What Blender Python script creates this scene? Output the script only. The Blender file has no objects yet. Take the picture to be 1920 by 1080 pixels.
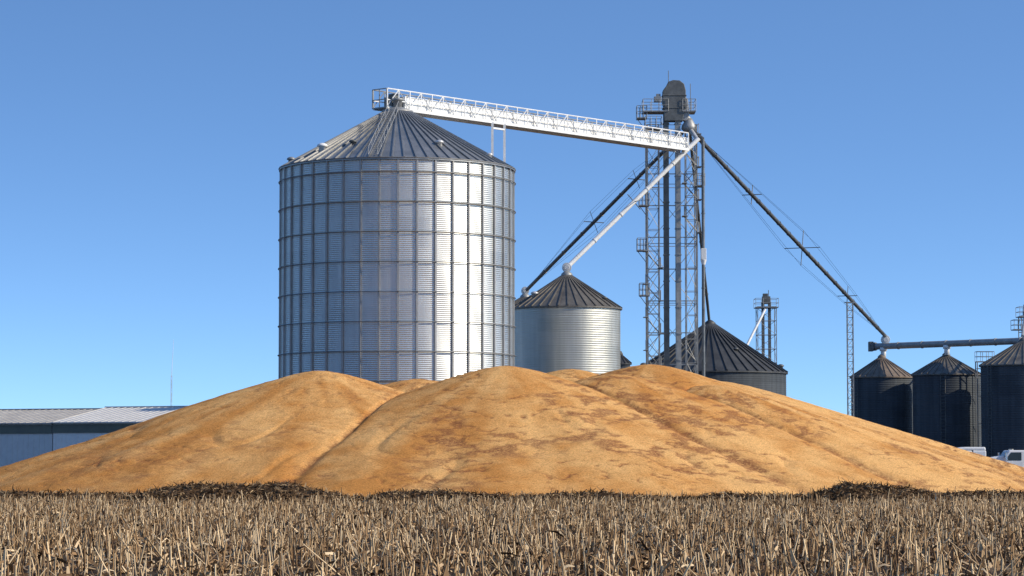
import bpy, math, random
import numpy as np
from mathutils import Vector
random.seed(7)
rng = np.random.default_rng(7)
scene = bpy.context.scene
COL = scene.collection
PI = math.pi

# ------------------------------------------------------------------ materials
def new_mat(name):
    m = bpy.data.materials.new(name); m.use_nodes = True
    nt = m.node_tree
    return m, nt, nt.nodes['Principled BSDF']

def surf(name, c1, c2=None, rough=0.6, metal=0.0, scale=1.5, bump=0.0, bscale=20, stretch=(1,1,1), rvar=0.1, spec=0.5):
    m, nt, b = new_mat(name)
    c2 = c2 or tuple(x*0.75 for x in c1)
    tc = nt.nodes.new('ShaderNodeTexCoord')
    mp = nt.nodes.new('ShaderNodeMapping'); mp.inputs['Scale'].default_value = stretch
    nt.links.new(tc.outputs['Object'], mp.inputs['Vector'])
    n = nt.nodes.new('ShaderNodeTexNoise'); n.inputs['Scale'].default_value = scale
    n.inputs['Detail'].default_value = 6; n.inputs['Roughness'].default_value = 0.65
    nt.links.new(mp.outputs[0], n.inputs['Vector'])
    r = nt.nodes.new('ShaderNodeValToRGB')
    r.color_ramp.elements[0].position = 0.35; r.color_ramp.elements[1].position = 0.65
    r.color_ramp.elements[0].color = (*c2, 1); r.color_ramp.elements[1].color = (*c1, 1)
    nt.links.new(n.outputs['Fac'], r.inputs['Fac'])
    nt.links.new(r.outputs['Color'], b.inputs['Base Color'])
    mr = nt.nodes.new('ShaderNodeMapRange')
    mr.inputs['To Min'].default_value = max(0.05, rough-rvar); mr.inputs['To Max'].default_value = min(1, rough+rvar)
    nt.links.new(n.outputs['Fac'], mr.inputs['Value']); nt.links.new(mr.outputs[0], b.inputs['Roughness'])
    b.inputs['Metallic'].default_value = metal
    b.inputs['Specular IOR Level'].default_value = spec
    if bump > 0:
        n2 = nt.nodes.new('ShaderNodeTexNoise'); n2.inputs['Scale'].default_value = bscale
        nt.links.new(tc.outputs['Object'], n2.inputs['Vector'])
        bp = nt.nodes.new('ShaderNodeBump'); bp.inputs['Strength'].default_value = bump
        nt.links.new(n2.outputs['Fac'], bp.inputs['Height']); nt.links.new(bp.outputs[0], b.inputs['Normal'])
    return m

def wall_mat(name, lo, hi, rough, metal, stain=0.3, spec=.5):
    """galvanised sheet: per-sheet tone from the 'sheet' face attribute + vertical streaks"""
    m, nt, b = new_mat(name)
    at = nt.nodes.new('ShaderNodeAttribute'); at.attribute_name = 'sheet'
    tc = nt.nodes.new('ShaderNodeTexCoord')
    mp = nt.nodes.new('ShaderNodeMapping'); mp.inputs['Scale'].default_value = (2.2, 2.2, 0.12)
    nt.links.new(tc.outputs['Object'], mp.inputs['Vector'])
    n = nt.nodes.new('ShaderNodeTexNoise'); n.inputs['Scale'].default_value = 1.0; n.inputs['Detail'].default_value = 5
    nt.links.new(mp.outputs[0], n.inputs['Vector'])
    mix = nt.nodes.new('ShaderNodeMix'); mix.data_type = 'RGBA'
    mix.inputs[6].default_value = (*lo, 1); mix.inputs[7].default_value = (*hi, 1)
    nt.links.new(at.outputs['Fac'], mix.inputs[0])
    mx2 = nt.nodes.new('ShaderNodeMix'); mx2.data_type = 'RGBA'; mx2.blend_type = 'MULTIPLY'
    mx2.inputs[0].default_value = stain
    nt.links.new(mix.outputs[2], mx2.inputs[6])
    rp = nt.nodes.new('ShaderNodeValToRGB'); rp.color_ramp.elements[0].position = 0.3; rp.color_ramp.elements[1].position = 0.7
    rp.color_ramp.elements[0].color = (0.35, 0.35, 0.37, 1)
    nt.links.new(n.outputs['Fac'], rp.inputs[0]); nt.links.new(rp.outputs[0], mx2.inputs[7])
    nt.links.new(mx2.outputs[2], b.inputs['Base Color'])
    mr = nt.nodes.new('ShaderNodeMapRange'); mr.inputs['To Min'].default_value = rough-0.02; mr.inputs['To Max'].default_value = rough+0.02
    nt.links.new(at.outputs['Fac'], mr.inputs['Value']); nt.links.new(mr.outputs[0], b.inputs['Roughness'])
    b.inputs['Metallic'].default_value = metal
    b.inputs['Specular IOR Level'].default_value = spec
    return m

M_wall_big = wall_mat('galvanised_bright', (0.665, 0.68, 0.655), (0.735, 0.75, 0.72), 0.44, 0.92, .18)
M_wall_small = wall_mat('galvanised_aged', (0.50, 0.50, 0.45), (0.57, 0.565, 0.51), 0.50, 0.80)
M_wall_dark = wall_mat('weathered_dark', (0.068, 0.080, 0.092), (0.090, 0.104, 0.118), 0.7, 0.0, 0.6, .25)
M_stiff = surf('stiffener_steel', (0.42, 0.42, 0.41), (0.31, 0.31, 0.305), 0.55, 0.5)
M_ring = surf('ring_steel', (0.28, 0.28, 0.275), (0.19, 0.19, 0.185), 0.55, 0.4)
M_roof_big = surf('roof_galvanised', (0.36, 0.36, 0.355), (0.25, 0.255, 0.25), 0.48, 0.7, 0.8)
M_roof_small = surf('roof_weathered', (0.20, 0.185, 0.16), (0.11, 0.10, 0.09), 0.55, 0.4, 0.8)
M_roof_dark = surf('roof_dark', (0.095, 0.096, 0.095), (0.055, 0.056, 0.056), 0.55, 0.4, 0.8)
M_roof_rust = surf('roof_rusty', (0.26, 0.20, 0.15), (0.13, 0.105, 0.085), 0.65, 0.1, 0.8)
M_galv = surf('galvanised', (0.70, 0.70, 0.69), (0.55, 0.55, 0.54), 0.42, 0.4)
M_galv_mid = surf('galvanised_mid', (0.38, 0.385, 0.38), (0.26, 0.265, 0.26), 0.5, 0.3)
M_galv_dark = surf('galvanised_dark', (0.17, 0.175, 0.17), (0.10, 0.105, 0.10), 0.55, 0.3)
M_spout_dark = surf('spout_dark', (0.22, 0.225, 0.225), (0.13, 0.135, 0.135), 0.42, 0.5)
M_white = surf('white_paint', (0.86, 0.86, 0.84), (0.78, 0.78, 0.76), 0.35, 0.0, spec=0.5)
M_whitesteel = surf('white_steel', (0.90, 0.90, 0.88), (0.76, 0.76, 0.74), 0.4, 0.0)
M_black = surf('black_rubber', (0.03, 0.03, 0.03), (0.02, 0.02, 0.02), 0.8)
M_glass = surf('dark_glass', (0.03, 0.045, 0.05), (0.02, 0.03, 0.035), 0.12)
M_chrome = surf('chrome', (0.7, 0.7, 0.7), (0.6, 0.6, 0.6), 0.2, 1.0)
M_lamp = surf('lamp_glass', (0.75, 0.72, 0.65), (0.6, 0.55, 0.4), 0.2)
M_shedroof_w = surf('shed_roof_white', (0.62, 0.61, 0.59), (0.50, 0.49, 0.47), 0.5, 0.0, 0.5, stretch=(1, 3, 1))
M_shedroof_g = surf('shed_roof_grey', (0.46, 0.44, 0.41), (0.32, 0.305, 0.285), 0.6, 0.0, 0.5, stretch=(1, 3, 1))
M_shedwall_b = surf('shed_wall_blue', (0.72, 0.71, 0.68), (0.65, 0.64, 0.62), 0.6)
M_shedwall_w = surf('shed_wall_white', (0.90, 0.87, 0.82), (0.83, 0.80, 0.76), 0.6)
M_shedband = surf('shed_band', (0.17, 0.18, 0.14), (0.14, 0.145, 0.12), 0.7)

# ------------------------------------------------------------------ mesh builder
class MB:
    def __init__(s): s.v = []; s.f = []
    def add(s, vs, fs):
        o = len(s.v); s.v += [tuple(v) for v in vs]; s.f += [tuple(i+o for i in f) for f in fs]; return s
    def tube(s, p, q, r, n=6, r2=None, cap=True):
        p = Vector(p); q = Vector(q); r2 = r if r2 is None else r2
        d = (q-p).normalized()
        a = Vector((0, 0, 1)) if abs(d.z) < 0.95 else Vector((1, 0, 0))
        u = d.cross(a).normalized(); w = d.cross(u)
        vs = [p+(u*math.cos(2*PI*i/n)+w*math.sin(2*PI*i/n))*r for i in range(n)]
        vs += [q+(u*math.cos(2*PI*i/n)+w*math.sin(2*PI*i/n))*r2 for i in range(n)]
        fs = [(i, (i+1) % n, n+(i+1) % n, n+i) for i in range(n)]
        if cap: fs += [tuple(range(n-1, -1, -1)), tuple(range(n, 2*n))]
        return s.add(vs, fs)
    def box(s, c, size, rot=0.0):
        c = Vector(c); x, y, z = [k/2 for k in size]
        cr, sr = math.cos(rot), math.sin(rot)
        vs = []
        for dz in (-z, z):
            for dx, dy in ((-x, -y), (x, -y), (x, y), (-x, y)):
                vs.append(c+Vector((dx*cr-dy*sr, dx*sr+dy*cr, dz)))
        return s.add(vs, [(3, 2, 1, 0), (4, 5, 6, 7), (0, 1, 5, 4), (1, 2, 6, 5), (2, 3, 7, 6), (3, 0, 4, 7)])
    def beam(s, p, q, w, h):
        p = Vector(p); q = Vector(q); d = (q-p).normalized()
        a = Vector((0, 0, 1)) if abs(d.z) < 0.98 else Vector((0, 1, 0))
        u = d.cross(a).normalized()*w/2; t = d.cross(u).normalized()*h/2
        vs = [p-u-t, p+u-t, p+u+t, p-u+t, q-u-t, q+u-t, q+u+t, q-u+t]
        return s.add(vs, [(3, 2, 1, 0), (4, 5, 6, 7), (0, 1, 5, 4), (1, 2, 6, 5), (2, 3, 7, 6), (3, 0, 4, 7)])
    def extrude(s, prof, y0, y1):
        n = len(prof)
        vs = [(a, y0, b) for a, b in prof]+[(a, y1, b) for a, b in prof]
        fs = [(i, (i+1) % n, n+(i+1) % n, n+i) for i in range(n)]+[tuple(range(n-1, -1, -1)), tuple(range(n, 2*n))]
        return s.add(vs, fs)
    def lathe(s, c, prof, n=24, cap=True):
        c = Vector(c); k = len(prof); vs = []
        for r, z in prof:
            for i in range(n):
                vs.append(c+Vector((r*math.cos(2*PI*i/n), r*math.sin(2*PI*i/n), z)))
        fs = [(j*n+i, j*n+(i+1) % n, (j+1)*n+(i+1) % n, (j+1)*n+i) for j in range(k-1) for i in range(n)]
        if cap: fs += [tuple(range(n-1, -1, -1)), tuple(range((k-1)*n, k*n))]
        return s.add(vs, fs)

def top(name, label, cat, loc, group=None):
    e = bpy.data.objects.new(name, None); e.location = loc; e.empty_display_size = 1
    COL.objects.link(e); e["label"] = label; e["category"] = cat
    if group: e["group"] = group
    return e

def mk(name, mb, mat, parent=None, smooth=False, bevel=0.0, off=None, label=None):
    me = bpy.data.meshes.new(name)
    o = Vector(off) if off is not None else (parent.location if parent else Vector((0, 0, 0)))
    me.from_pydata([(v[0]-o[0], v[1]-o[1], v[2]-o[2]) for v in mb.v], [], mb.f)
    me.update()
    if smooth: me.polygons.foreach_set('use_smooth', [True]*len(me.polygons))
    me.materials.append(mat)
    ob = bpy.data.objects.new(name, me); COL.objects.link(ob)
    if parent: ob.parent = parent
    if bevel > 0:
        b = ob.modifiers.new('bevel', 'BEVEL'); b.width = bevel; b.segments = 2; b.limit_method = 'ANGLE'
    if label: ob["label"] = label
    return ob

def np_mesh(name, V, Q, mat, fattr=None, pattr=None, smooth=False):
    me = bpy.data.meshes.new(name)
    V = np.asarray(V, dtype=np.float32); Q = np.asarray(Q, dtype=np.int32)
    me.vertices.add(len(V)); me.vertices.foreach_set('co', V.ravel())
    me.loops.add(Q.size); me.loops.foreach_set('vertex_index', Q.ravel())
    me.polygons.add(len(Q)); k = Q.shape[1]
    me.polygons.foreach_set('loop_start', np.arange(0, Q.size, k, dtype=np.int32))
    me.polygons.foreach_set('loop_total', np.full(len(Q), k, dtype=np.int32))
    if smooth: me.polygons.foreach_set('use_smooth', np.ones(len(Q), dtype=bool))
    me.update(calc_edges=True)
    for n, a in (fattr or {}).items():
        at = me.attributes.new(n, 'FLOAT', 'FACE'); at.data.foreach_set('value', np.asarray(a, dtype=np.float32))
    for n, a in (pattr or {}).items():
        at = me.attributes.new(n, 'FLOAT', 'POINT'); at.data.foreach_set('value', np.asarray(a, dtype=np.float32))
    me.validate()
    me.materials.append(mat)
    ob = bpy.data.objects.new(name, me); COL.objects.link(ob)
    return ob

# ------------------------------------------------------------------ noise
_T = rng.random((256, 256))
def vnoise(x, y, seed=0):
    x = np.asarray(x)+seed*37.13; y = np.asarray(y)+seed*11.71
    xi = np.floor(x).astype(int); yi = np.floor(y).astype(int)
    fx = x-xi; fy = y-yi; fx = fx*fx*(3-2*fx); fy = fy*fy*(3-2*fy)
    a = _T[xi & 255, yi & 255]; b = _T[(xi+1) & 255, yi & 255]
    c = _T[xi & 255, (yi+1) & 255]; d = _T[(xi+1) & 255, (yi+1) & 255]
    return (a*(1-fx)+b*fx)*(1-fy)+(c*(1-fx)+d*fx)*fy
def fbm(x, y, o=4, seed=0):
    s = 0; a = 0.5; t = 0
    for i in range(o):
        s = s+a*vnoise(x*2**i, y*2**i, seed+i); t += a; a *= 0.5
    return s/t
def sstep(a, b, x):
    t = np.clip((x-a)/(b-a), 0, 1); return t*t*(3-2*t)

# ------------------------------------------------------------------ grain pile
CONES = [(-10.9, 151.0, 7.15, .335), (-0.4, 148.6, 7.32, .335), (5.9, 151.0, 6.95, .345),
         (8.2, 159.0, 7.78, .325), (13.2, 170.0, 7.1, .31), (-5.8, 165.0, 7.1, .34), (3.6, 166.0, 7.75, .36),
         (11.6, 154.0, 6.42, .34)]
def pile_base(x, y):
    hs = []
    wx = x+0.6*(fbm(x/5, y/5, 3, 3)-.5); wy = y+0.6*(fbm(x/5, y/5, 3, 9)-.5)
    for (cx, cy, z, s) in CONES:
        r2 = (wx-cx)**2+(wy-cy)**2
        hs.append(z-s*(np.sqrt(r2+1.9)-1.38))
    H = np.stack(hs); K = 40.0; m = H.max(0)
    srt = np.sort(H, 0); gap = srt[-1]-srt[-2]
    return m+np.log(np.exp(K*(H-m)).sum(0))/K-0.02, H.argmax(0), gap
def build_pile():
    step = 0.10
    xs = np.arange(-39, 47, step); ys = np.arange(122, 193, step)
    X, Y = np.meshgrid(xs, ys)
    h, idx, gap = pile_base(X, Y)
    cx = np.array([c[0] for c in CONES])[idx]; cy = np.array([c[1] for c in CONES])[idx]
    ang = np.arctan2(Y-cy, X-cx); r = np.hypot(X-cx, Y-cy)
    low = sstep(6, 15, r)
    away = sstep(0.05, .5, gap)
    rill = fbm(ang*5+idx*7.3, r*0.04+idx, 2, 21)-.5
    lobes = np.abs(fbm(ang*2.5+idx*3.1+r*0.03, r*0.08, 2, 33)-.5)
    d = (rill*0.36*low-np.clip(0.045-lobes, 0, 1)*2.4*low)*away
    d = d+(fbm(X/3, Y/3, 3, 5)-.5)*0.06
    rough = fbm(X/.35, Y/.35, 2, 6)-.5
    def scarps(freq, wa, wb, thr, sd, m0, m1):
        warp = fbm(X/3.4, Y/3.4, 3, sd)*wa+fbm(X/.7, Y/.7, 3, sd+4)*wb
        c = h*freq+warp; f = c-np.floor(c)
        tri = 1-np.abs(2*f-1)
        line = np.clip((tri-thr)/(1-thr), 0, 1)
        mk_ = sstep(m0, m1, fbm(X/4.0, Y/3.6, 3, sd+11))*sstep(.41, .53, fbm(X/.8, Y/1.1, 3, sd+17))
        return line*mk_
    l1 = scarps(1.25, 2.6, .8, .80, 41, .44, .54)
    l2 = scarps(2.6, 4.0, 1.3, .74, 141, .46, .56)
    crease = np.exp(-(gap/.07)**2)*sstep(1.5, 4, r)
    d = d+rough*.045-(l1*.05+l2*.03)-crease*.14
    side = .45+.55*sstep(-8, -3, X)
    patch = sstep(.47, .58, fbm(X/3.6+3, Y/4, 3, 61))*sstep(.48, .58, fbm(X*1.5, h*6+X*.3, 4, 62))
    midh = sstep(0.2, 1.2, h)
    chaff_and_shade = np.clip((l1*1.2+l2*1.0)*side+patch*0.8*side+crease*.8*sstep(.3, .5, fbm(X/.6, Y/.6, 2, 81)), 0, .95)*(.35+.65*midh)  # brown chaff streaks, plus shade painted as dark lines in the mound creases
    tonal = np.clip(fbm(ang*7+idx*5, r*0.12, 3, 71)*.55+fbm(X/1.2, Y/1.2, 4, 75)*.45+.14*sstep(0, 10, X-cx)-.12*sstep(0, 12, cx-X), 0, 1)  # grain tone, with sunlit right and dimmer left flanks put into the colour
    z = h+d*sstep(-.2, 1.0, h)
    ny, nx = X.shape
    V = np.stack([X, Y, z], -1).reshape(-1, 3)
    I = np.arange(nx*ny).reshape(ny, nx)
    Q = np.stack([I[:-1, :-1], I[:-1, 1:], I[1:, 1:], I[1:, :-1]], -1).reshape(-1, 4)
    keep = V[Q][:, :, 2].max(1) > -0.08
    Q = Q[keep]
    used = np.unique(Q); remap = -np.ones(len(V), int); remap[used] = np.arange(len(used))
    V = V[used]; Q = remap[Q]
    m, nt, b = new_mat('corn_grain')
    def A(n):
        a = nt.nodes.new('ShaderNodeAttribute'); a.attribute_name = n; return a
    ac, at = A('chaff_and_shade'), A('tonal')
    tc = nt.nodes.new('ShaderNodeTexCoord')
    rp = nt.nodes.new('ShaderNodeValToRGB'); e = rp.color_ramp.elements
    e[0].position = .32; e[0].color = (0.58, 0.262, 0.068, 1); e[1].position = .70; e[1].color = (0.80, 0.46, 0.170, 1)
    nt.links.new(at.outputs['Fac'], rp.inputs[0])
    def noise(sc, det, ro):
        n = nt.nodes.new('ShaderNodeTexNoise'); n.inputs['Scale'].default_value = sc; n.inputs['Detail'].default_value = det; n.inputs['Roughness'].default_value = ro
        nt.links.new(tc.outputs['Object'], n.inputs['Vector']); return n
    ng = noise(10, 6, .95)
    rg = nt.nodes.new('ShaderNodeValToRGB'); e = rg.color_ramp.elements
    e[0].position = .38; e[0].color = (.48, .39, .32, 1); e[1].position = .60; e[1].color = (1.26, 1.26, 1.30, 1)
    k = e.new(.47); k.color = (.92, .90, .87, 1)
    nt.links.new(ng.outputs['Fac'], rg.inputs[0])
    mm = nt.nodes.new('ShaderNodeMix'); mm.data_type = 'RGBA'; mm.blend_type = 'MULTIPLY'; mm.inputs[0].default_value = 1
    nt.links.new(rp.outputs[0], mm.inputs[6]); nt.links.new(rg.outputs[0], mm.inputs[7])
    mc = nt.nodes.new('ShaderNodeMix'); mc.data_type = 'RGBA'; mc.inputs[7].default_value = (0.22, 0.078, 0.036, 1)
    ms = nt.nodes.new('ShaderNodeMath'); ms.operation = 'MULTIPLY'; ms.use_clamp = True
    n3 = noise(7, 8, .85)
    m3 = nt.nodes.new('ShaderNodeMapRange'); m3.inputs['From Min'].default_value = .42; m3.inputs['From Max'].default_value = .53; m3.inputs['To Min'].default_value = .15; m3.inputs['To Max'].default_value = .95
    nt.links.new(n3.outputs['Fac'], m3.inputs[0])
    nt.links.new(ac.outputs['Fac'], ms.inputs[0]); nt.links.new(m3.outputs[0], ms.inputs[1])
    nt.links.new(ms.outputs[0], mc.inputs[0]); nt.links.new(mm.outputs[2], mc.inputs[6])
    nt.links.new(mc.outputs[2], b.inputs['Base Color'])
    b.inputs['Roughness'].default_value = .9; b.inputs['Specular IOR Level'].default_value = .1
    bp = nt.nodes.new('ShaderNodeBump'); bp.inputs['Strength'].default_value = .7; bp.inputs['Distance'].default_value = .06
    nt.links.new(ng.outputs['Fac'], bp.inputs['Height']); nt.links.new(bp.outputs[0], b.inputs['Normal'])
    ob = np_mesh('grain_pile', V, Q, m, pattr={'chaff_and_shade': chaff_and_shade.reshape(-1)[used], 'tonal': tonal.reshape(-1)[used]}, smooth=True)
    ob["label"] = "huge heaped pile of golden orange shelled corn on the ground"
    ob["category"] = "grain pile"
build_pile()

# ------------------------------------------------------------------ ground
mb = MB(); mb.add([(-3000, -500, 0), (3000, -500, 0), (3000, 6000, 0), (-3000, 6000, 0)], [(0, 1, 2, 3)])
m_ground = surf('soil', (0.075, 0.046, 0.025), (0.025, 0.016, 0.009), 0.95, 0, 1.2, 0.5, 8, spec=.1)
g = mk('ground', mb, m_ground); g["kind"] = "structure"; g["label"] = "flat dark brown soil of the harvested field"; g["category"] = "ground"

# ------------------------------------------------------------------ stubble
def strips(P, az, el, L, W, bend):
    d0 = np.stack([np.cos(az)*np.cos(el), np.sin(az)*np.cos(el), np.sin(el)], -1)
    el2 = el-bend
    d1 = np.stack([np.cos(az)*np.cos(el2), np.sin(az)*np.cos(el2), np.sin(el2)], -1)
    tw = rng.uniform(-1, 1, len(P))
    s = np.stack([-np.sin(az)*np.cos(tw), np.cos(az)*np.cos(tw), np.sin(tw)], -1)*(W/2)[:, None]
    p1 = P+d0*(L*.5)[:, None]; p2 = p1+d1*(L*.5)[:, None]
    p1[:, 2] = np.maximum(p1[:, 2], .01); p2[:, 2] = np.maximum(p2[:, 2], .008)
    V = np.stack([P-s, P+s, p1-s, p1+s, p2-s*.4, p2+s*.4], 1).reshape(-1, 3)
    b = (np.arange(len(P))*6)[:, None]
    Q = np.concatenate([b+np.array([[0, 1, 3, 2]]), b+np.array([[2, 3, 5, 4]])], 1).reshape(-1, 4)
    return V, Q
def stalks(P, H, R, lx, ly):
    a = rng.uniform(0, 2*PI, len(P)); out = []
    T = P+np.stack([lx*H, ly*H, H], -1)
    for C, k in ((P, 1.0), (T, .85)):
        for j in range(3):
            t = a+j*2*PI/3
            out.append(C+np.stack([np.cos(t)*R*k, np.sin(t)*R*k, np.zeros_like(R)], -1))
    V = np.stack(out, 1).reshape(-1, 3)
    b = (np.arange(len(P))*6)[:, None]
    Q = np.concatenate([b+np.array([[0, 1, 4, 3]]), b+np.array([[1, 2, 5, 4]]), b+np.array([[2, 0, 3, 5]])], 1).reshape(-1, 4)
    return V, Q
def tint_mat(name, dark, mid, light):
    m, nt, b = new_mat(name)
    at = nt.nodes.new('ShaderNodeAttribute'); at.attribute_name = 'tint'
    rp = nt.nodes.new('ShaderNodeValToRGB'); e = rp.color_ramp.elements
    e[0].color = (*dark, 1); e[1].color = (*light, 1); k = e.new(.5); k.color = (*mid, 1)
    nt.links.new(at.outputs['Fac'], rp.inputs[0]); nt.links.new(rp.outputs[0], b.inputs['Base Color'])
    b.inputs['Roughness'].default_value = .75; b.inputs['Specular IOR Level'].default_value = .2
    return m
M_stub = tint_mat('dry_corn_stalk', (0.075, 0.040, 0.019), (0.33, 0.20, 0.095), (0.80, 0.60, 0.36))
def build_stubble():
    PX, PY = [], []
    for d in np.arange(40, 160, .76):
        w = d*.2+5
        x = np.arange(-w, w, .21); x = x+rng.normal(0, .06, len(x))
        y = d+rng.normal(0, .09, len(x))+0.25*np.sin(x*.05)
        keep = rng.random(len(x)) < .62+.35*fbm(x/1.5, y/1.5, 2, 93)
        PX.append(x[keep]); PY.append(y[keep])
    x = np.concatenate(PX); y = np.concatenate(PY)
    h, _, _ = pile_base(x, y); k = h < 0.05; x = x[k]; y = y[k]; n = len(x)
    z = np.zeros(n)
    H = rng.uniform(.14, .52, n)*(0.6+.9*fbm(x/2, y/2, 3, 88)); H *= np.where(rng.random(n) < .08, 1.35, 1)
    R = rng.uniform(.010, .025, n)
    ls = np.where(rng.random(n) < .28, .7, .15)
    V1, Q1 = stalks(np.stack([x, y, z], -1), H, R, rng.normal(0, 1, n)*ls, rng.normal(0, 1, n)*ls)
    t1 = np.repeat(np.clip(rng.normal(.62, .30, n), 0, 1), 3)
    nl = 85000
    d = np.sqrt(rng.uniform(40**2, 160**2, nl)); xx = rng.uniform(-1, 1, nl)*(d*.2+5)
    h, _, _ = pile_base(xx, d); k = h < 0.1; d = d[k]; xx = xx[k]; nl = len(d)
    low = rng.random(nl) < .72
    zz = np.where(low, rng.uniform(.01, .10, nl), rng.uniform(.05, .30, nl))
    el = np.where(low, rng.normal(.05, .25, nl), rng.normal(.1, .7, nl))
    L = rng.uniform(.10, .45, nl); W = rng.uniform(.02, .075, nl)
    V2, Q2 = strips(np.stack([xx, d, zz], -1), rng.uniform(0, 2*PI, nl), el, L, W, rng.normal(.4, .7, nl))
    cl = fbm(xx/2, d/2, 3, 99)
    t2 = np.repeat(np.clip(rng.normal(.38, .32, nl)+(cl-.5)*.8, 0, 1), 2)
    V = np.concatenate([V1, V2]); Q = np.concatenate([Q1, Q2+len(V1)])
    ob = np_mesh('corn_stubble', V, Q, M_stub, fattr={'tint': np.concatenate([t1, t2])})
    ob["kind"] = "stuff"; ob["label"] = "dry cut corn stalks and leaf litter covering the field"; ob["category"] = "corn stubble"
build_stubble()

M_heap = tint_mat('dark_residue', (0.045, 0.026, 0.013), (0.15, 0.088, 0.043), (0.46, 0.32, 0.17))
def heap(cx, cy, lx, ly, hz, n, seed, label):
    nx, ny = 110, 30
    u = np.linspace(-1, 1, nx); v = np.linspace(-1, 1, ny)
    U, W_ = np.meshgrid(u, v)
    rr = np.sqrt(np.abs(U)**2.6+W_**2)
    h = np.clip(1-rr**2, 0, 1)
    X = cx+U*lx; Y = cy+W_*ly
    Z = hz*h*(.62+.55*fbm(X/1.6, Y/1.6, 4, seed))+(fbm(X/.25, Y/.25, 2, seed+5)-.5)*.14-.05
    Z = np.where(rr >= 1, -.1, Z)
    P = np.stack([X-cx, Y-cy, Z], -1).reshape(-1, 3)
    I = np.arange(nx*ny).reshape(ny, nx)
    Q = np.stack([I[:-1, :-1], I[:-1, 1:], I[1:, 1:], I[1:, :-1]], -1).reshape(-1, 4)
    t = np.clip(rng.normal(.3, .15, len(Q)), 0, 1)
    k = rng.integers(0, len(P), n); S = P[k]+np.stack([rng.normal(0, .08, n), rng.normal(0, .08, n), rng.uniform(0, .03, n)], -1)
    S = S[S[:, 2] > -.03]; n = len(S); S[:, 2] = np.maximum(S[:, 2], .01)
    V2, Q2 = strips(S, rng.uniform(0, 2*PI, n), rng.normal(.12, .4, n), rng.uniform(.12, .42, n), rng.uniform(.025, .07, n), rng.normal(.4, .5, n))
    t2 = np.repeat(np.clip(rng.normal(.5, .28, n), 0, 1), 2)
    ob = np_mesh('residue_heap', np.concatenate([P, V2]), np.concatenate([Q, Q2+len(P)]), M_heap, fattr={'tint': np.concatenate([t, t2])})
    ob.location = (cx, cy, 0); ob["label"] = label; ob["category"] = "crop residue heap"; ob["group"] = "residue heaps at the pile edge"
heap(-12.4, 121.0, 6.2, 1.8, 1.15, 7500, 3, "long dark heap of chopped corn residue before the grain")
heap(-3.6, 121.5, 5.0, 1.2, .74, 3800, 8, "small dark heap of chopped corn residue by the grain")
heap(16.4, 121.5, 3.6, 1.4, 1.12, 4200, 14, "rounded dark heap of chopped corn residue by the grain")
heap(3.4, 122, 6.6, .9, .62, 4200, 19, "low strip of corn residue along the grain edge")
heap(11.0, 122, 6.2, .9, .60, 4000, 23, "low strip of corn residue along the grain edge")
heap(-23.0, 127, 8.5, 1.0, .66, 4800, 27, "low strip of corn residue along the grain edge")
heap(24.0, 127, 7.5, 1.0, .70, 4400, 31, "low strip of corn residue along the grain edge")

# ------------------------------------------------------------------ grain bins
def corr_wall(e, R, H, pitch, amp, nth, mat, nsheet, ringh):
    nz = int(H/pitch*5)
    z = np.linspace(0, H, nz+1); rad = R+amp*np.cos(2*PI*z/pitch)
    th = np.linspace(0, 2*PI, nth, endpoint=False)
    Z, T = np.meshgrid(z, th, indexing='ij'); RR = np.repeat(rad[:, None], nth, 1)
    V = np.stack([RR*np.cos(T), RR*np.sin(T), Z], -1).reshape(-1, 3)
    I = np.arange((nz+1)*nth).reshape(nz+1, nth); J = np.roll(I, -1, 1)
    Q = np.stack([I[:-1], J[:-1], J[1:], I[1:]], -1).reshape(-1, 4)
    zi = np.floor((H-(z[:-1]+z[1:])/2)/ringh).astype(int)
    tab = rng.random((zi.max()+1, nsheet))
    A = np.zeros((nz, nth))
    for a in range(nz):
        A[a] = tab[zi[a], (np.arange(nth)*nsheet*2//nth+(zi[a] % 2))//2 % nsheet]
    ob = np_mesh('wall', V, Q, mat, fattr={'sheet': A.ravel()}, smooth=True)
    ob.parent = e
    return ob
def bin_(x, y, R, eave, apex, wm, rm, nrib, label, pitch=.15, nth=128, cap_r=.6, ribw=.09, ribh=.09, name='grain_bin', group='corrugated steel grain bins', vents=(), ringh=1.135, nsheet=20, amp=None):
    e = top(name, label, 'grain bin', (x, y, 0), group)
    corr_wall(e, R, eave, pitch, amp or pitch*.05, nth, wm, nsheet, ringh)
    mb = MB(); Re = R+.18
    ze = eave-.05
    mb.lathe((x, y, 0), [(Re, ze-.12), (Re, ze), (cap_r, apex), (cap_r, apex+.02)], n=nrib, cap=False)
    for i in range(nrib):
        t = 2*PI*i/nrib; c, s = math.cos(t), math.sin(t)
        mb.beam((x+c*Re, y+s*Re, ze+ribh*.4), (x+c*cap_r, y+s*cap_r, apex+ribh*.4), ribw, ribh)
    mk('roof', mb, rm, e)
    mb = MB(); mb.lathe((x, y, 0), [(cap_r+.05, apex-.1), (cap_r+.05, apex+.18), (cap_r*.5, apex+.42), (.05, apex+.5)], n=20)
    mk('cap', mb, M_galv_mid if wm is not M_wall_dark else rm, e, True)
    for (az, fr, s, vm) in vents:
        t = math.radians(az); r = R*fr; zz = eave+(apex-eave)*(R-r)/(R-cap_r)
        mb = MB(); px, py = x+math.cos(t)*r, y+math.sin(t)*r
        mb.lathe((px, py, zz-.1), [(.32*s, 0), (.32*s, .42*s), (.5*s, .45*s), (.46*s, .62*s), (.25*s, .74*s), (.04, .78*s)], n=14)
        mk('vent', mb, vm, e, True)
    return e

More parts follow.
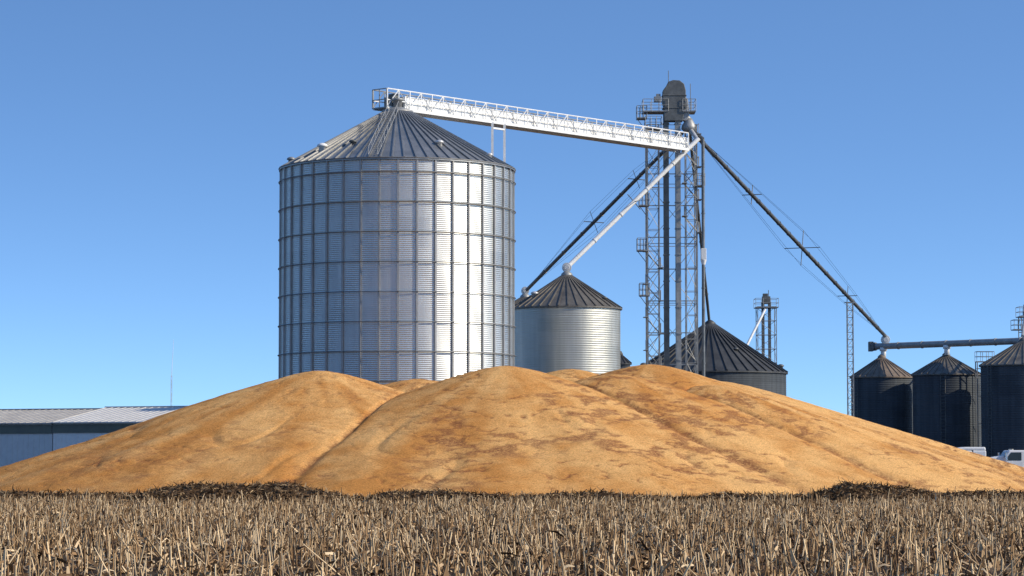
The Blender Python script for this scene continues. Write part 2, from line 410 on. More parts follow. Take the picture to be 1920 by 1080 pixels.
SX, SY, SR, SE, SA = -9.07, 210.0, 9.16, 24.97, 29.5
big = bin_(SX, SY, SR, SE, SA, M_wall_big, M_roof_big, 64, 'tall shiny galvanized grain bin with ribbed conical roof', pitch=.15, nth=160, cap_r=1.2, amp=.013,
           ribw=.10, ribh=.12, vents=[(-140, .80, .85, M_white), (-165, .93, .7, M_galv_mid), (-118, .74, .6, M_galv_dark), (-60, .76, .7, M_galv), (-25, .88, .6, M_galv), (40, .8, .7, M_galv_mid), (120, .8, .7, M_galv_mid)])
NS = 40
mb = MB(); mb.box((SR+.08, 0, SE/2), (.10, .14, SE-.1))
st0 = mk('stiffener', mb, M_stiff, big, off=(0, 0, 0))
for i in range(NS):
    o = st0 if i == 0 else st0.copy()
    if i: COL.objects.link(o); o.parent = big
    o.rotation_euler = (0, 0, 2*PI*i/NS+.05)
def ring_mesh(R, r, n=96, m=6):
    b = MB()
    vs = []
    for i in range(n):
        t = 2*PI*i/n
        for j in range(m):
            a = 2*PI*j/m; rr = R+r*math.cos(a); vs.append((rr*math.cos(t), rr*math.sin(t), r*math.sin(a)))
    fs = [(i*m+j, ((i+1) % n)*m+j, ((i+1) % n)*m+(j+1) % m, i*m+(j+1) % m) for i in range(n) for j in range(m)]
    return b.add(vs, fs)
rg0 = mk('wind_ring', ring_mesh(SR+.18, .044), M_ring, big, True, off=(0, 0, 0))
for i in range(11):
    o = rg0 if i == 0 else rg0.copy()
    if i: COL.objects.link(o); o.parent = big
    o.location = (0, 0, SE-1.09-i*2.27)
o = rg0.copy(); COL.objects.link(o); o.parent = big; o.location = (0, 0, SE-.02); o.name = 'eave_ring'
def ladder(mb, p, q, w, side, step=.35, r=.03, rail=0.0):
    p, q, side = Vector(p), Vector(q), Vector(side).normalized()*w/2
    mb.tube(p-side, q-side, r, 4); mb.tube(p+side, q+side, r, 4)
    n = int((q-p).length/step)
    for i in range(n+1):
        c = p.lerp(q, i/max(n, 1)); mb.tube(c-side, c+side, r*.8, 4)
    if rail > 0:
        up = Vector((0, 0, rail))
        for sd in (-side, side):
            mb.tube(p+sd+up, q+sd+up, r, 4)
            for i in range(0, n+1, 4):
                c = p.lerp(q, i/max(n, 1))+sd; mb.tube(c, c+up, r*.8, 4)
mb = MB(); a = math.radians(-99)
ladder(mb, (SX+math.cos(a)*9.3, SY+math.sin(a)*9.3, SE+.2), (SX+math.cos(a)*1.3, SY+math.sin(a)*1.3, SA+.2), .7, (1, 0, 0), r=.025, rail=.6)
mk('roof_ladder', mb, M_galv_mid, big)
mb = MB(); mb.lathe((SX, SY, SA+.4), [(.35, 0), (.35, .6), (.5, .6), (.5, .75)], n=12)
mk('inlet', mb, M_galv_mid, big, True)

small = bin_(4.84, 235, 4.72, 15.45, 18.3, M_wall_small, M_roof_small, 36, 'smaller silver corrugated grain bin with dark ribbed roof', pitch=.20, nth=96, cap_r=.45, nsheet=10,
     vents=[(-150, .7, .7, M_galv), (-30, .8, .5, M_galv_dark)], ribw=.1, ribh=.1, amp=.009)
third = bin_(1.3, 262, 4.7, 15.4, 18.0, M_wall_small, M_roof_small, 36, 'silver corrugated grain bin tucked behind the taller bin', pitch=.21, nth=64, cap_r=.45, nsheet=10)
dark = bin_(19.4, 261, 7.4, 10.6, 15.3, M_wall_dark, M_roof_dark, 44, 'wide dark weathered grain bin with steep ribbed roof', pitch=.21, nth=96, cap_r=.5, ribw=.12, ribh=.14,
     vents=[(-10, .93, .7, M_galv_dark), (-170, .9, .7, M_galv_dark), (-60, .6, .5, M_galv_dark)], amp=.006)
tiny = bin_(11.5, 282, 1.0, 12.3, 13.1, M_wall_dark, M_roof_dark, 16, 'narrow dark hopper bin behind the silver bin', pitch=.3, nth=32, cap_r=.2, nsheet=6)
GR = 'row of dark weathered grain bins'
bA = bin_(41.6, 300, 3.45, 11.4, 13.5, M_wall_dark, M_roof_rust, 28, 'dark weathered grain bin under the end of the spout', pitch=.25, nth=64, cap_r=.4, nsheet=8, group=GR)
bB = bin_(47.9, 294, 3.72, 11.5, 13.5, M_wall_dark, M_roof_small, 30, 'dark weathered grain bin with an outside ladder', pitch=.25, nth=64, cap_r=.4, nsheet=8, group=GR)
bC = bin_(54.7, 285, 4.55, 12.2, 14.7, M_wall_dark, M_roof_small, 32, 'larger dark weathered grain bin beside the small elevator', pitch=.25, nth=64, cap_r=.4, nsheet=8, group=GR)
for e, R, x, y, H, az in ((bB, 3.72, 47.9, 294, 11.5, -105), (bA, 3.45, 41.6, 300, 11.4, -150), (bC, 4.55, 54.7, 285, 12.2, -150)):
    mb = MB(); t = math.radians(az); c = Vector((x+math.cos(t)*(R+.2), y+math.sin(t)*(R+.2), .3))
    ladder(mb, c, c+Vector((0, 0, H-.3)), .5, (-math.sin(t), math.cos(t), 0), r=.03)
    mk('ladder', mb, M_galv_dark, e)

# ------------------------------------------------------------------ conveyor bridge
C0 = Vector((-10.45, 210.2, 29.95)); C1 = Vector((15.3, 239.2, 29.95))
D = (C1-C0); LC = D.length; u = D.normalized(); p = Vector((u.y, -u.x, 0)); UP = Vector((0, 0, 1))
conv = top('conveyor_bridge', 'long white overhead grain conveyor with railed catwalk', 'conveyor', tuple(C0))
mb = MB(); s0 = 2.2
mb.beam(C0+u*s0+UP*.58+p*.18, C1+UP*.58+p*.18, .74, .92)
mb.beam(C0+u*s0+UP*1.07+p*.18, C1+UP*1.07+p*.18, .88, .05)
for i in range(15):
    c = C0+u*(s0+i*(LC-s0)/14)+UP*.58+p*.18; mb.beam(c-u*.05, c+u*.05, .92, 1.02)
mk('trough', mb, M_whitesteel, conv)
mb = MB()
for sgn in (-1, 1):
    q = p*sgn*.75
    mb.beam(C0+q, C1+q, .12, .22)
    mb.beam(C0+q+UP*.62, C1+q+UP*.62, .06, .08)
mb.beam(C0+UP*.02, C1+UP*.02, 1.5, .05)
mk('walkway', mb, M_whitesteel, conv)
for sgn in (-1, 1):
    mb = MB(); q = p*sgn*.78
    mb.tube(C0+q+UP*1.5, C1+q+UP*1.5, .055, 5)
    n = 30
    for i in range(n+1):
        c = C0+u*(LC*i/n)+q; mb.tube(c, c+UP*1.5, .045, 4)
        if i < n:
            c2 = C0+u*(LC*(i+1)/n)+q
            if i % 2: mb.tube(c+UP*1.5, c2+UP*.1, .045, 4)
            else: mb.tube(c+UP*.1, c2+UP*1.5, .045, 4)
    mk('railing', mb, M_whitesteel if sgn > 0 else M_galv_mid, conv)
mb = MB()
mb.beam(C0-u*.1+p*.78, C0-u*.1-p*.78, .08, .1)
for zz in (.65, 1.5): mb.tube(C0-u*.1+p*.78+UP*zz, C0-u*.1-p*.78+UP*zz, .045, 5)
for q in (-.78, 0, .78): mb.tube(C0-u*.1+p*q, C0-u*.1+p*q+UP*1.5, .04, 5)
mk('end_rail', mb, M_galv_mid, conv)
mb = MB(); mb.beam(C0+u*.9+UP*.5, C0+u*2.3+UP*.5, .9, .95); mb.beam(C0+u*1.2+UP*1.0, C0+u*1.9+UP*1.0, .6, .5)
mb.tube(C0+u*1.3+UP*.6+p*.4, C0+u*1.3+UP*.6+p*.95, .22, 10)
mk('drive_unit', mb, M_galv_dark, conv, bevel=.03)
mb = MB(); mb.tube(C0+u*1.7, (SX, SY, SA+.9), .28, 10)
mk('discharge_spout', mb, M_galv_mid, conv, True)
cs = C0+u*13.2
mb = MB()
for k in (-.75, .75):
    b0 = cs+p*.75+u*k; mb.beam(b0, Vector((b0.x, b0.y, 0)), .20, .20)
a0 = cs+p*.75
mb.beam(a0-u*.75-UP*.5, a0+u*.75-UP*.5, .14, .14)
for z in range(4, 24, 4): mb.beam((a0-u*.75).to_2d().to_3d()+UP*z, (a0+u*.75).to_2d().to_3d()+UP*z, .08, .08)
mk('support_frame', mb, M_whitesteel, conv)

# ------------------------------------------------------------------ elevator tower
def lattice(mb, cx, cy, z0, z1, w, step, r, rb, wy=None):
    wy = wy or w
    cs = [(cx-w/2, cy-wy/2), (cx+w/2, cy-wy/2), (cx+w/2, cy+wy/2), (cx-w/2, cy+wy/2)]
    for a in cs: mb.beam((a[0], a[1], z0), (a[0], a[1], z1), r*2, r*2)
    n = max(1, round((z1-z0)/step)); h = (z1-z0)/n
    for i in range(n+1):
        z = z0+i*h
        for k in range(4):
            a, b = cs[k], cs[(k+1) % 4]
            mb.tube((*a, z), (*b, z), rb*1.15, 4)
            if i < n:
                if (i+k) % 2: mb.tube((*a, z), (*b, z+h), rb, 4)
                else: mb.tube((*b, z), (*a, z+h), rb, 4)
def platform(mb, cx, cy, z, w, d, rh=1.1, mid=True):
    mb.box((cx, cy, z), (w, d, .1))
    for zz in ((rh*.5, rh) if mid else (rh,)):
        for a, b in (((-1, -1), (1, -1)), ((1, -1), (1, 1)), ((1, 1), (-1, 1)), ((-1, 1), (-1, -1))):
            mb.tube((cx+a[0]*w/2, cy+a[1]*d/2, z+zz), (cx+b[0]*w/2, cy+b[1]*d/2, z+zz), .028, 4)
    for a in (-1, -.33, .33, 1):
        for b in (-1, 1): mb.tube((cx+a*w/2, cy+b*d/2, z), (cx+a*w/2, cy+b*d/2, z+rh), .028, 4)

TX, TY = 14.6, 243.0
tw = top('elevator_tower', 'tall grain elevator leg in a steel lattice tower', 'grain elevator', (TX, TY, 0))
mb = MB(); lattice(mb, TX-1.75, TY-.6, 0, 32.6, 1.1, 1.9, .038, .022, 1.6)
mk('lattice_frame', mb, M_galv_mid, tw)
mb = MB(); lattice(mb, TX+1.75, TY-.6, 0, 32.6, 1.0, 2.2, .038, .022, 1.6)
mk('lattice_frame', mb, M_galv_mid, tw)
mb = MB(); lattice(mb, TX, TY+.5, 0, 32.6, 4.5, 5.8, .05, .025, 3.2)
for z in np.arange(2, 33, 2.9): mb.beam((TX-2.25, TY-1.1, z), (TX+2.25, TY-1.1, z), .06, .09)
mk('outer_frame', mb, M_galv_mid, tw)
for i, (dx, mt) in enumerate(((-.55, M_galv_dark), (.52, M_galv_mid))):
    mb = MB(); mb.box((TX+dx, TY-1.0, 17.3), (.48, .7, 34.2))
    for z in np.arange(1.5, 34, 2.4): mb.box((TX+dx, TY-1.0, z), (.58, .82, .08))
    mk('leg_casing', mb, mt, tw)
mb = MB(); mb.extrude([(TX-.75, 32.9), (TX+.95, 32.9), (TX+1.22, 34.2), (TX+1.25, 35.7), (TX+1.1, 36.3), (TX+.7, 36.62), (TX+.1, 36.66), (TX-.35, 36.5), (TX-.55, 36.1), (TX-.85, 35.7), (TX-.88, 34.6), (TX-.75, 34.2)], TY-1.6, TY-.4)
mb.box((TX+.2, TY-1.0, 35.25), (2.25, 1.3, .10)); mb.box((TX+.2, TY-1.0, 34.1), (2.15, 1.3, .10))
mk('head_hood', mb, M_galv_dark, tw, bevel=.06)
mb = MB(); mb.extrude([(TX+1.1, 35.3), (TX+1.45, 34.9), (TX+1.6, 33.6), (TX+1.3, 32.9), (TX+.9, 33.0), (TX+.9, 35.2)], TY-1.4, TY-.6)
mk('discharge_chute', mb, M_galv_mid, tw, bevel=.04)
mb = MB(); mb.box((TX-1.3, TY-1.3, 34.9), (.7, .6, .5)); mb.box((TX-1.25, TY-1.3, 35.25), (.4, .4, .3))
mk('motor', mb, M_galv_mid, tw, bevel=.03)
mb = MB(); platform(mb, TX-1.5, TY-.6, 33.8, 2.3, 2.2)
mk('head_platform', mb, M_galv_mid, tw)
mb = MB(); platform(mb, TX+1.55, TY-.6, 33.8, 1.2, 2.2)
mk('head_platform', mb, M_galv_mid, tw)
mb = MB(); platform(mb, TX-1.7, TY-.9, 32.2, 1.5, 2.0)
mk('head_platform', mb, M_galv_mid, tw)
for (dx, z) in ((-2.75, 21.1), (-2.75, 33.2), (2.5, 27.0), (-2.55, 17.0), (-2.55, 25.2)):
    mb = MB(); platform(mb, TX+dx, TY-.8, z, .9, 1.6); mb.beam((TX+dx-.4, TY-.8, z-.05), (TX+dx*.8, TY-.8, z-1.3), .06, .06)
    mk('rest_platform', mb, M_galv_mid, tw)
for (dx, a, b) in ((-.3, 36.4, 37.6), (1.7, 33.8, 36.4)):
    mb = MB(); mb.tube((TX+dx, TY-1, a), (TX+dx, TY-1, b), .03, 4); mk('lightning_rod', mb, M_galv_dark, tw)
def flights(z, zmax, xa, xb, yy):
    mb = MB(); k = 0
    while z < zmax:
        a, b = (xa, xb) if k % 2 == 0 else (xb, xa)
        y = yy+(.0 if k % 2 == 0 else .7)
        P, Q = Vector((a, y, z)), Vector((b, y, z+1.5))
        ladder(mb, P, Q, .5, (0, 1, 0), step=.28, r=.032)
        mb.tube(P+UP*.95, Q+UP*.95, .028, 4); mb.tube(P, P+UP*.95, .028, 4); mb.tube(Q, Q+UP*.95, .028, 4)
        mb.box((b, yy+.35, z+1.5), (.45, 1.4, .05))
        z += 1.5; k += 1
    mk('stairs', mb, M_galv_mid, tw)
flights(0, 21.0, TX-2.45, TX-1.1, TY-1.6); flights(21.2, 31.5, TX+1.1, TX+2.4, TY-1.6)
DX, DY, DZ = 16.15, 241.9, 32.7
mb = MB(); mb.lathe((DX, DY, DZ), [(.3, .45), (.4, .25), (.68, -.25), (.7, -.5), (.45, -.75)], n=16)
mb.tube((TX+1.25, TY-1.0, 33.4), (DX, DY, DZ+.3), .30, 10)
mk('distributor', mb, M_galv_mid, tw, True)

# ------------------------------------------------------------------ spouts
def spout(a, b, r, mat, label, arms=(), cab=True, extra=None):
    a, b = Vector(a), Vector(b)
    e = top('spout_pipe', label, 'grain spout', tuple(b), 'grain spouts fanning out from the elevator head')
    d = (b-a).normalized(); L = (b-a).length
    mb = MB(); mb.tube(a, b, r, 14)
    n = int(L/3.2)
    for i in range(1, n): c = a+d*L*i/n; mb.tube(c-d*.05, c+d*.05, r+.04, 14)
    mk('pipe', mb, mat, e, False)
    s = d.cross(UP).normalized(); t = s.cross(d).normalized()
    pts = []
    for f, w in arms:
        c = a+d*L*f
        mb = MB()
        mb.tube(c-s*w, c+s*w, .04, 4)
        mb.tube(c-t*w, c+t*w, .04, 4)
        mk('cross_arm', mb, M_galv_dark, e)
        pts.append((c, w))
    if arms and cab:
        for v in (s, -s, t, -t):
            mb = MB()
            prev = a+d*.5
            for c, w in pts: mb.tube(prev, c+v*w, .014, 3); prev = c+v*w
            mb.tube(prev, b-d*.5, .014, 3)
            mk('cable', mb, M_galv_dark, e)
    if extra: extra(e)
    return e
def ball(c, r):
    def f(e):
        mb = MB(); c_ = Vector(c)
        mb.tube(c_+Vector((0, -r*.55, 0)), c_+Vector((0, r*.55, 0)), r, 18)
        mb.tube(c_+Vector((0, -r*.7, 0)), c_+Vector((0, r*.7, 0)), r*.6, 14)
        mb.tube(c_, c_-UP*(r+.25), r*.5, 10)
        mk('end_box', mb, M_galv, e, bevel=.03)
    return f
def wsp(e):
    ball((4.84, 235, 19.05), .42)(e)
    mb = MB(); mb.tube((DX+.1, DY-.1, DZ-.5), (16.75, 239.6, 30.95), .2, 12); mk('elbow', mb, M_galv, e)
spout((16.85, 239.5, 31.05), (4.95, 235.1, 19.15), .20, M_whitesteel, 'bright galvanized pipe running down to the silver bin', arms=((.5, .9),), cab=False, extra=wsp)
spout((DX-.6, DY+.4, DZ-.8), (1.45, 261.5, 18.75), .17, M_spout_dark, 'dark pipe running down behind the tallest bin', arms=((.28, 1.0), (.55, 1.2)), extra=ball((1.3, 262, 18.7), .40))
spout((DX+.1, DY+.5, DZ-.6), (19.3, 260.8, 15.8), .14, M_spout_dark, 'dark steep pipe running down to the wide dark bin')
spout((DX+.2, DY, DZ-.6), (42.0, 299.8, 16.0), .20, M_spout_dark, 'very long dark pipe braced with cables and cross arms', arms=((.27, 1.0), (.52, 1.9), (.77, 1.1)), extra=ball((42.05, 300, 15.6), .5))
VX, VY = 17.35, 240.9
def vb(e):
    mb = MB(); mb.box((VX, VY, 20.7), (.50, .50, 1.0)); mb.lathe((VX, VY, 20.2), [(.16, -.5), (.3, 0)], n=10)
    mk('damper_box', mb, M_white, e, bevel=.04)
    mb = MB()
    for q in ((-.5, -.4), (.5, -.4), (.5, .5), (-.5, .5)):
        mb.tube((VX+q[0]*2.4, VY+q[1]*2.4, 0), (VX+q[0]*.3, VY+q[1]*.3, 7.0), .06, 5)
    mk('stand', mb, M_galv_mid, e)
spout((VX, VY, 31.2), (VX-.05, VY, 4.0), .15, M_spout_dark, 'near vertical pipe with a white box dropping to the truck bay', extra=vb)
spout((DX+.3, DY-.2, DZ-.6), (VX, VY, 31.2), .15, M_spout_dark, 'short elbow pipe joining the elevator head to the drop pipe')

mast = top('support_mast', 'slender steel lattice mast holding up the long spout', 'lattice mast', (36.5, 287.6, 0))
mb = MB(); lattice(mb, 36.5, 287.6, 0, 19.0, .62, .8, .035, .022); mb.beam((35.9, 287.6, 19.05), (37.1, 287.6, 19.05), .15, .12)
mk('mast_frame', mb, M_galv_mid, mast)

# ------------------------------------------------------------------ tube conveyor over the dark bins
tc0 = Vector((41.0, 300.8, 14.85)); tc1 = Vector((62.0, 279.0, 14.85)); td = (tc1-tc0).normalized()
tcv = top('tube_conveyor', 'long grey tube conveyor crossing above the dark bins', 'conveyor', tuple(tc0))
mb = MB(); mb.tube(tc0, tc1, .36, 16)
for i in range(1, 9): c = tc0+td*i*3.3; mb.tube(c-td*.06, c+td*.06, .42, 16)
mk('tube', mb, M_galv_mid, tcv)
mb = MB(); mb.tube(tc0-td*.5, tc0+td*.1, .48, 12); mb.box((tc0.x-.5, tc0.y, tc0.z), (.5, 1.0, 1.1))
mk('drive_unit', mb, M_galv_dark, tcv, bevel=.04)
for (x, y, za) in ((41.8, 300, 13.6), (47.9, 293.6, 13.6), (54.7, 286.6, 14.7)):
    mb = MB(); mb.tube((x, y, za), (x, y, 14.7), .3, 10); mb.tube((x, y, 14.3), (x, y, 14.7), .42, 10)
    mk('drop_tube', mb, M_white, tcv, True)

# ------------------------------------------------------------------ further small elevators
def small_leg(x, y, ztop, w, label, mt=M_galv_mid):
    e = top('grain_elevator', label, 'grain elevator', (x, y, 0), 'small bucket elevators')
    mb = MB(); lattice(mb, x, y, 0, ztop-1.6, w, 1.8, .045, .025)
    mk('lattice_frame', mb, mt, e)
    mb = MB()
    for dx in (-.4, .4): mb.box((x+dx, y, (ztop-1)/2), (.34, .5, ztop-1))
    mk('casing', mb, M_galv_dark, e)
    mb = MB(); mb.box((x, y, ztop-.75), (1.0, .8, .9)); mb.box((x-.1, y, ztop-.15), (.6, .7, .4)); mb.tube((x+.3, y, ztop-.4), (x+.3, y, ztop+.5), .05, 6)
    mk('head_box', mb, M_galv_dark, e, bevel=.04)
    mb = MB(); platform(mb, x, y, ztop-1.7, w+.5, w+.5)
    mk('head_platform', mb, mt, e)
    return e
l1 = small_leg(31.5, 330, 22.6, 2.3, 'distant small elevator leg behind the wide dark bin')
mb = MB(); mb.tube((31.2, 328.2, 20.6), (28.6, 326, 15.8), .16, 8); mb.tube((28.6, 326, 15.8), (28.6, 326, 0), .1, 6)
mk('side_spout', mb, M_whitesteel, l1)
l2 = small_leg(58.0, 299, 19.8, 1.9, 'grey elevator leg standing beside the dark bins')
mb = MB(); mb.tube((57.4, 297.6, 18.6), (54.9, 286.6, 15.4), .14, 8)
mk('side_spout', mb, M_galv_mid, l2)
mb = MB(); platform(mb, 57.2, 298, 16.6, 2.4, 2.0)
mk('lower_platform', mb, M_galv_mid, l2)
gw = top('catwalk', 'small railed steel catwalk on a bin roof', 'catwalk', (51.5, 290.5, 0))
mb = MB(); platform(mb, 51.5, 290.5, 12.75, 1.9, 1.2, 1.1); mk('deck', mb, M_galv_mid, gw)
mb = MB()
for a in (-.9, .9):
    for b in (-.55, .55): mb.beam((51.5+a, 290.5+b, 0), (51.5+a, 290.5+b, 12.7), .1, .1)
for b in (-.55, .55):
    for z in (3, 6, 9, 12): mb.beam((50.6, 290.5+b, z), (52.4, 290.5+b, z), .06, .06)
mk('post_frame', mb, M_galv_mid, gw)

# ------------------------------------------------------------------ radio mast
rm_ = top('radio_mast', 'thin radio mast with white tip rising behind the shed', 'antenna', (-38.3, 300, 0))
mb = MB(); lattice(mb, -38.3, 300, 0, 11.5, .12, 1.6, .014, .008); mk('mast_frame', mb, M_galv, rm_)
mb = MB(); mb.tube((-38.3, 300, 11.4), (-38.1, 300, 15.6), .03, 6, .015); mk('whip_antenna', mb, M_white, rm_)

# ------------------------------------------------------------------ sheds
th = math.radians(-24)
U = Vector((math.cos(th), math.sin(th), 0)); Vv = Vector((-math.sin(th), math.cos(th), 0))
def shed(origin, s0, s1, eave, ridge, half, wm, rmt, label, doors):
    o = Vector(origin)
    e = top('storage_shed', label, 'shed', tuple(o+U*(s0+s1)/2), 'long low metal farm sheds')
    P = lambda s, v, z: o+U*s+Vv*v+UP*z
    mb = MB()
    vs = [P(s0, 0, 0), P(s1, 0, 0), P(s1, 2*half, 0), P(s0, 2*half, 0), P(s0, 0, eave), P(s1, 0, eave), P(s1, 2*half, eave), P(s0, 2*half, eave), P(s0, half, ridge-.1), P(s1, half, ridge-.1)]
    mb.add(vs, [(0, 1, 5, 4), (2, 3, 7, 6), (1, 2, 6, 9, 5), (3, 0, 4, 8, 7)])
    s = s0+.3
    while s < s1-.1:
        mb.beam(P(s, -.015, 0), P(s, -.015, eave-.95), .06, .03); s += .6
    mk('wall', mb, wm, e)
    mb = MB(); mb.beam(P(s0, -.06, eave-.5), P(s1, -.06, eave-.5), .08, .8)  # dark strip along the front wall below the eave
    mk('dark_band', mb, M_shedband, e)
    mb = MB(); t = .1; ov = .35
    k = (ridge-eave)/half
    for sg in (0, 1):
        v0 = -ov if sg == 0 else 2*half+ov
        a = [P(s0-.05, v0, eave-k*ov+.05), P(s1+.05, v0, eave-k*ov+.05), P(s1+.05, half, ridge), P(s0-.05, half, ridge)]
        mb.add(a+[q+UP*t for q in a], [(3, 2, 1, 0), (4, 5, 6, 7), (0, 1, 5, 4), (1, 2, 6, 5), (2, 3, 7, 6), (3, 0, 4, 7)])
        s = s0+.2
        while s < s1:
            mb.beam(P(s, v0, eave-k*ov+.05+t+.02), P(s, half, ridge+t+.02), .05, .05); s += .75
    mk('roof', mb, rmt, e)
    mb = MB(); mb.beam(P(s0, half, ridge+.14), P(s1, half, ridge+.14), .5, .1); mk('ridge_cap', mb, rmt, e)
    for (a, b, h) in doors:
        mb = MB(); mb.beam(P(a, -.08, h/2), P(b, -.08, h/2), .06, h)
        mb.beam(P(a, -.14, h), P(b+1, -.14, h), .1, .12)
        mk('door', mb, M_shedwall_w if wm is M_shedwall_b else M_shedwall_b, e)
so = (-43.0, 250.0, 0)
shed(so, -30, -.06, 5.45, 6.9, 9, M_shedwall_b, M_shedroof_g, 'long low blue-grey metal shed with weathered roof', [(-22, -18, 4.2)])
shed(so, .06, 10.2, 5.5, 7.05, 9, M_shedwall_w, M_shedroof_w, 'low white metal shed with clean pale roof', [(5.0, 8.5, 4.2)])

# ------------------------------------------------------------------ trucks (facing -x)
def truck(x, y, fairing, label):
    e = top('truck', label, 'truck', (x, y, 0), 'white trucks parked behind the grain pile')
    w = 1.15
    mb = MB(); mb.box((x+4.0, y, .85), (8.0, .9, .22)); mk('chassis', mb, M_black, e)
    mb = MB(); mb.extrude([(x+.1, 1.0), (x, 1.25), (x+.05, 2.0), (x+.35, 2.18), (x+1.75, 2.42), (x+1.8, 1.0)], y-.85, y+.85)
    mk('hood', mb, M_white, e, bevel=.1)
    mb = MB(); mb.box((x-.01, y, 1.62), (.08, 1.0, .8)); mk('grille', mb, M_chrome, e)
    mb = MB(); mb.box((x-.12, y, .75), (.25, 2.3, .4)); mk('bumper', mb, M_chrome, e, bevel=.05)
    zt = 2.80
    mb = MB(); mb.extrude([(x+1.75, .9), (x+1.72, 2.3), (x+2.05, zt), (x+3.55, zt), (x+3.6, .9)], y-w+.05, y+w-.05)
    mk('cab', mb, M_white, e, bevel=.09)
    mb = MB()
    vs = [(x+1.735, y-.95, 2.32), (x+1.735, y+.95, 2.32), (x+1.985, y+.88, 2.70), (x+1.985, y-.88, 2.70)]
    vs = [(a-.03, b, c) for a, b, c in vs]
    mb.add(vs, [(3, 2, 1, 0)]); mk('windshield', mb, M_glass, e)
    for sg in (-1, 1):
        mb = MB(); yy = y+sg*(w-.04)
        mb.extrude([(x+1.95, 2.05), (x+1.98, 2.35), (x+2.2, 2.64), (x+2.95, 2.64), (x+2.95, 2.05)], yy-.015, yy+.015)
        mk('window', mb, M_glass, e)
        mb = MB(); mb.extrude([(x+1.88, 1.0), (x+1.88, 1.98), (x+3.05, 1.98), (x+3.05, 1.0)], yy-.012, yy+.012); mk('door', mb, M_white, e)
        mb = MB(); mb.box((x+1.75, y+sg*(w+.3), 2.35), (.1, .22, .55)); mb.tube((x+1.9, y+sg*(w-.1), 2.5), (x+1.75, y+sg*(w+.3), 2.5), .02, 5)
        mk('mirror', mb, M_chrome, e, bevel=.02)
        mb = MB(); mb.tube((x-.03, y+sg*.78, 1.55), (x+.1, y+sg*.78, 1.55), .13, 12); mk('headlight', mb, M_lamp, e)
        mb = MB(); mb.extrude([(x+.15, 1.0), (x+.35, 1.35), (x+1.15, 1.35), (x+1.5, 1.0)], y+sg*.72, y+sg*w); mk('fender', mb, M_white, e, bevel=.06)
        mb = MB(); mb.tube((x+3.75, y+sg*.95, 1.0), (x+3.75, y+sg*.95, 2.9), .08, 10); mk('exhaust_stack', mb, M_chrome, e)
        mb = MB(); mb.tube((x+2.3, y+sg*.95, .85), (x+3.6, y+sg*.95, .85), .3, 14); mk('fuel_tank', mb, M_chrome, e)
        for wx in (x+.75, x+5.6, x+6.9):
            mb = MB(); mb.tube((wx, y+sg*(w-.32), .52), (wx, y+sg*w, .52), .52, 20)
            wh = mk('wheel', mb, M_black, e, bevel=.04)
            mb = MB(); mb.tube((wx, y+sg*(w-.1), .52), (wx, y+sg*(w+.02), .52), .27, 14); r_ = mk('rim', mb, M_chrome, None, off=e.location); r_.parent = wh
    if fairing:
        mb = MB(); mb.extrude([(x+1.95, zt), (x+2.4, 2.98), (x+3.0, 3.08), (x+4.6, 3.08), (x+4.65, zt)], y-w+.1, y+w-.1)
        mk('roof_fairing', mb, M_white, e, bevel=.10)
        mb = MB(); mb.extrude([(x+3.62, .95), (x+3.62, zt), (x+4.65, zt), (x+4.65, .95)], y-w+.06, y+w-.06)
        mk('sleeper', mb, M_white, e, bevel=.06)
    else:
        mb = MB(); mb.box((x+2.4, y, zt+.05), (.12, 1.4, .08)); mk('marker_light', mb, M_lamp, e)
    return e
truck(34.4, 197.0, False, 'white truck with long hood and dark cab windows')
truck(31.9, 207.0, True, 'white truck with rounded roof fairing mostly hidden by grain')

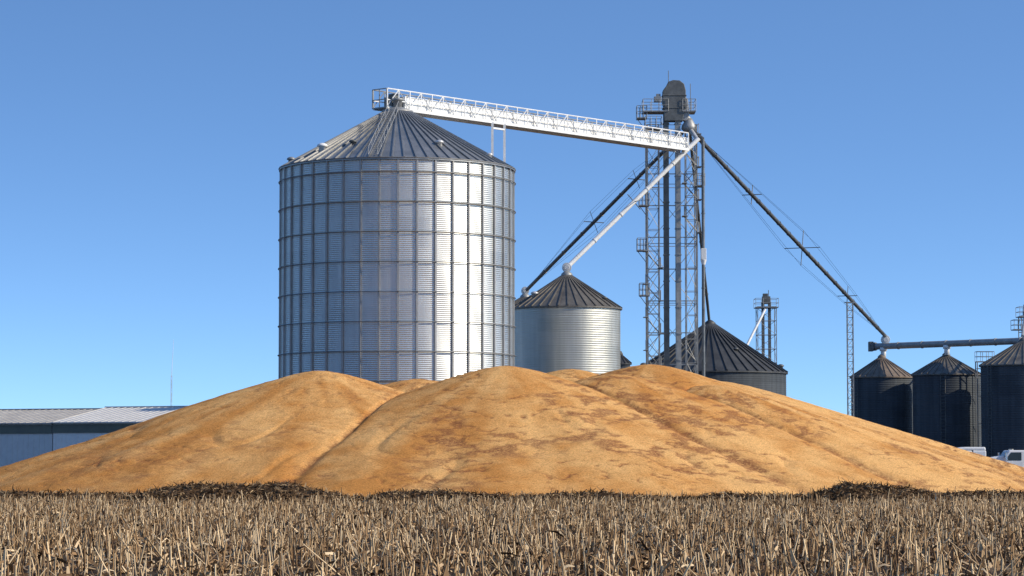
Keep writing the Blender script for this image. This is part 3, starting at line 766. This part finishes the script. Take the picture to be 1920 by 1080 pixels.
# ------------------------------------------------------------------ light
az = math.radians(104); el = math.radians(30)
sd = Vector((math.sin(az)*math.cos(el), math.cos(az)*math.cos(el), math.sin(el)))
sun = bpy.data.lights.new('sun', 'SUN'); sun.energy = 4.6; sun.angle = math.radians(.5); sun.color = (1.0, .88, .70)
so_ = bpy.data.objects.new('sun', sun); COL.objects.link(so_)
so_.rotation_euler = (-sd).to_track_quat('-Z', 'Y').to_euler(); so_.location = (60, -30, 60)
w = bpy.data.worlds.new('World'); scene.world = w; w.use_nodes = True
nt = w.node_tree; bg = nt.nodes['Background']
sky = nt.nodes.new('ShaderNodeTexSky'); sky.sky_type = 'NISHITA'; sky.sun_disc = False
sky.sun_elevation = el; sky.sun_rotation = az; sky.air_density = 1.0; sky.dust_density = .7; sky.ozone_density = 1.7
tcn = nt.nodes.new('ShaderNodeTexCoord')
sp = nt.nodes.new('ShaderNodeSeparateXYZ'); cb = nt.nodes.new('ShaderNodeCombineXYZ')
ma = nt.nodes.new('ShaderNodeMath'); ma.operation = 'MULTIPLY_ADD'; ma.inputs[1].default_value = 3.0; ma.inputs[2].default_value = .07
vn = nt.nodes.new('ShaderNodeVectorMath'); vn.operation = 'NORMALIZE'
nt.links.new(tcn.outputs['Generated'], sp.inputs[0])
nt.links.new(sp.outputs[0], cb.inputs[0]); nt.links.new(sp.outputs[1], cb.inputs[1]); nt.links.new(sp.outputs[2], ma.inputs[0])
nt.links.new(ma.outputs[0], cb.inputs[2]); nt.links.new(cb.outputs[0], vn.inputs[0]); nt.links.new(vn.outputs[0], sky.inputs[0])
tn = nt.nodes.new('ShaderNodeVectorMath'); tn.operation = 'MULTIPLY'; tn.inputs[1].default_value = (.90, 1.20, 1.50)
nt.links.new(sky.outputs[0], tn.inputs[0])
nt.links.new(tn.outputs[0], bg.inputs[0]); bg.inputs[1].default_value = .15
# ------------------------------------------------------------------ camera
cam = bpy.data.cameras.new('camera'); cam.lens = 5000/1920*36; cam.sensor_width = 36; cam.clip_end = 10000; cam.clip_start = .5
co = bpy.data.objects.new('camera', cam); COL.objects.link(co)
co.location = (0, 0, 2.1); co.rotation_euler = (math.radians(90)+math.atan(322/5000), 0, 0)
scene.camera = co
scene.view_settings.view_transform = 'Standard'; scene.view_settings.look = 'None'; scene.view_settings.exposure = 0
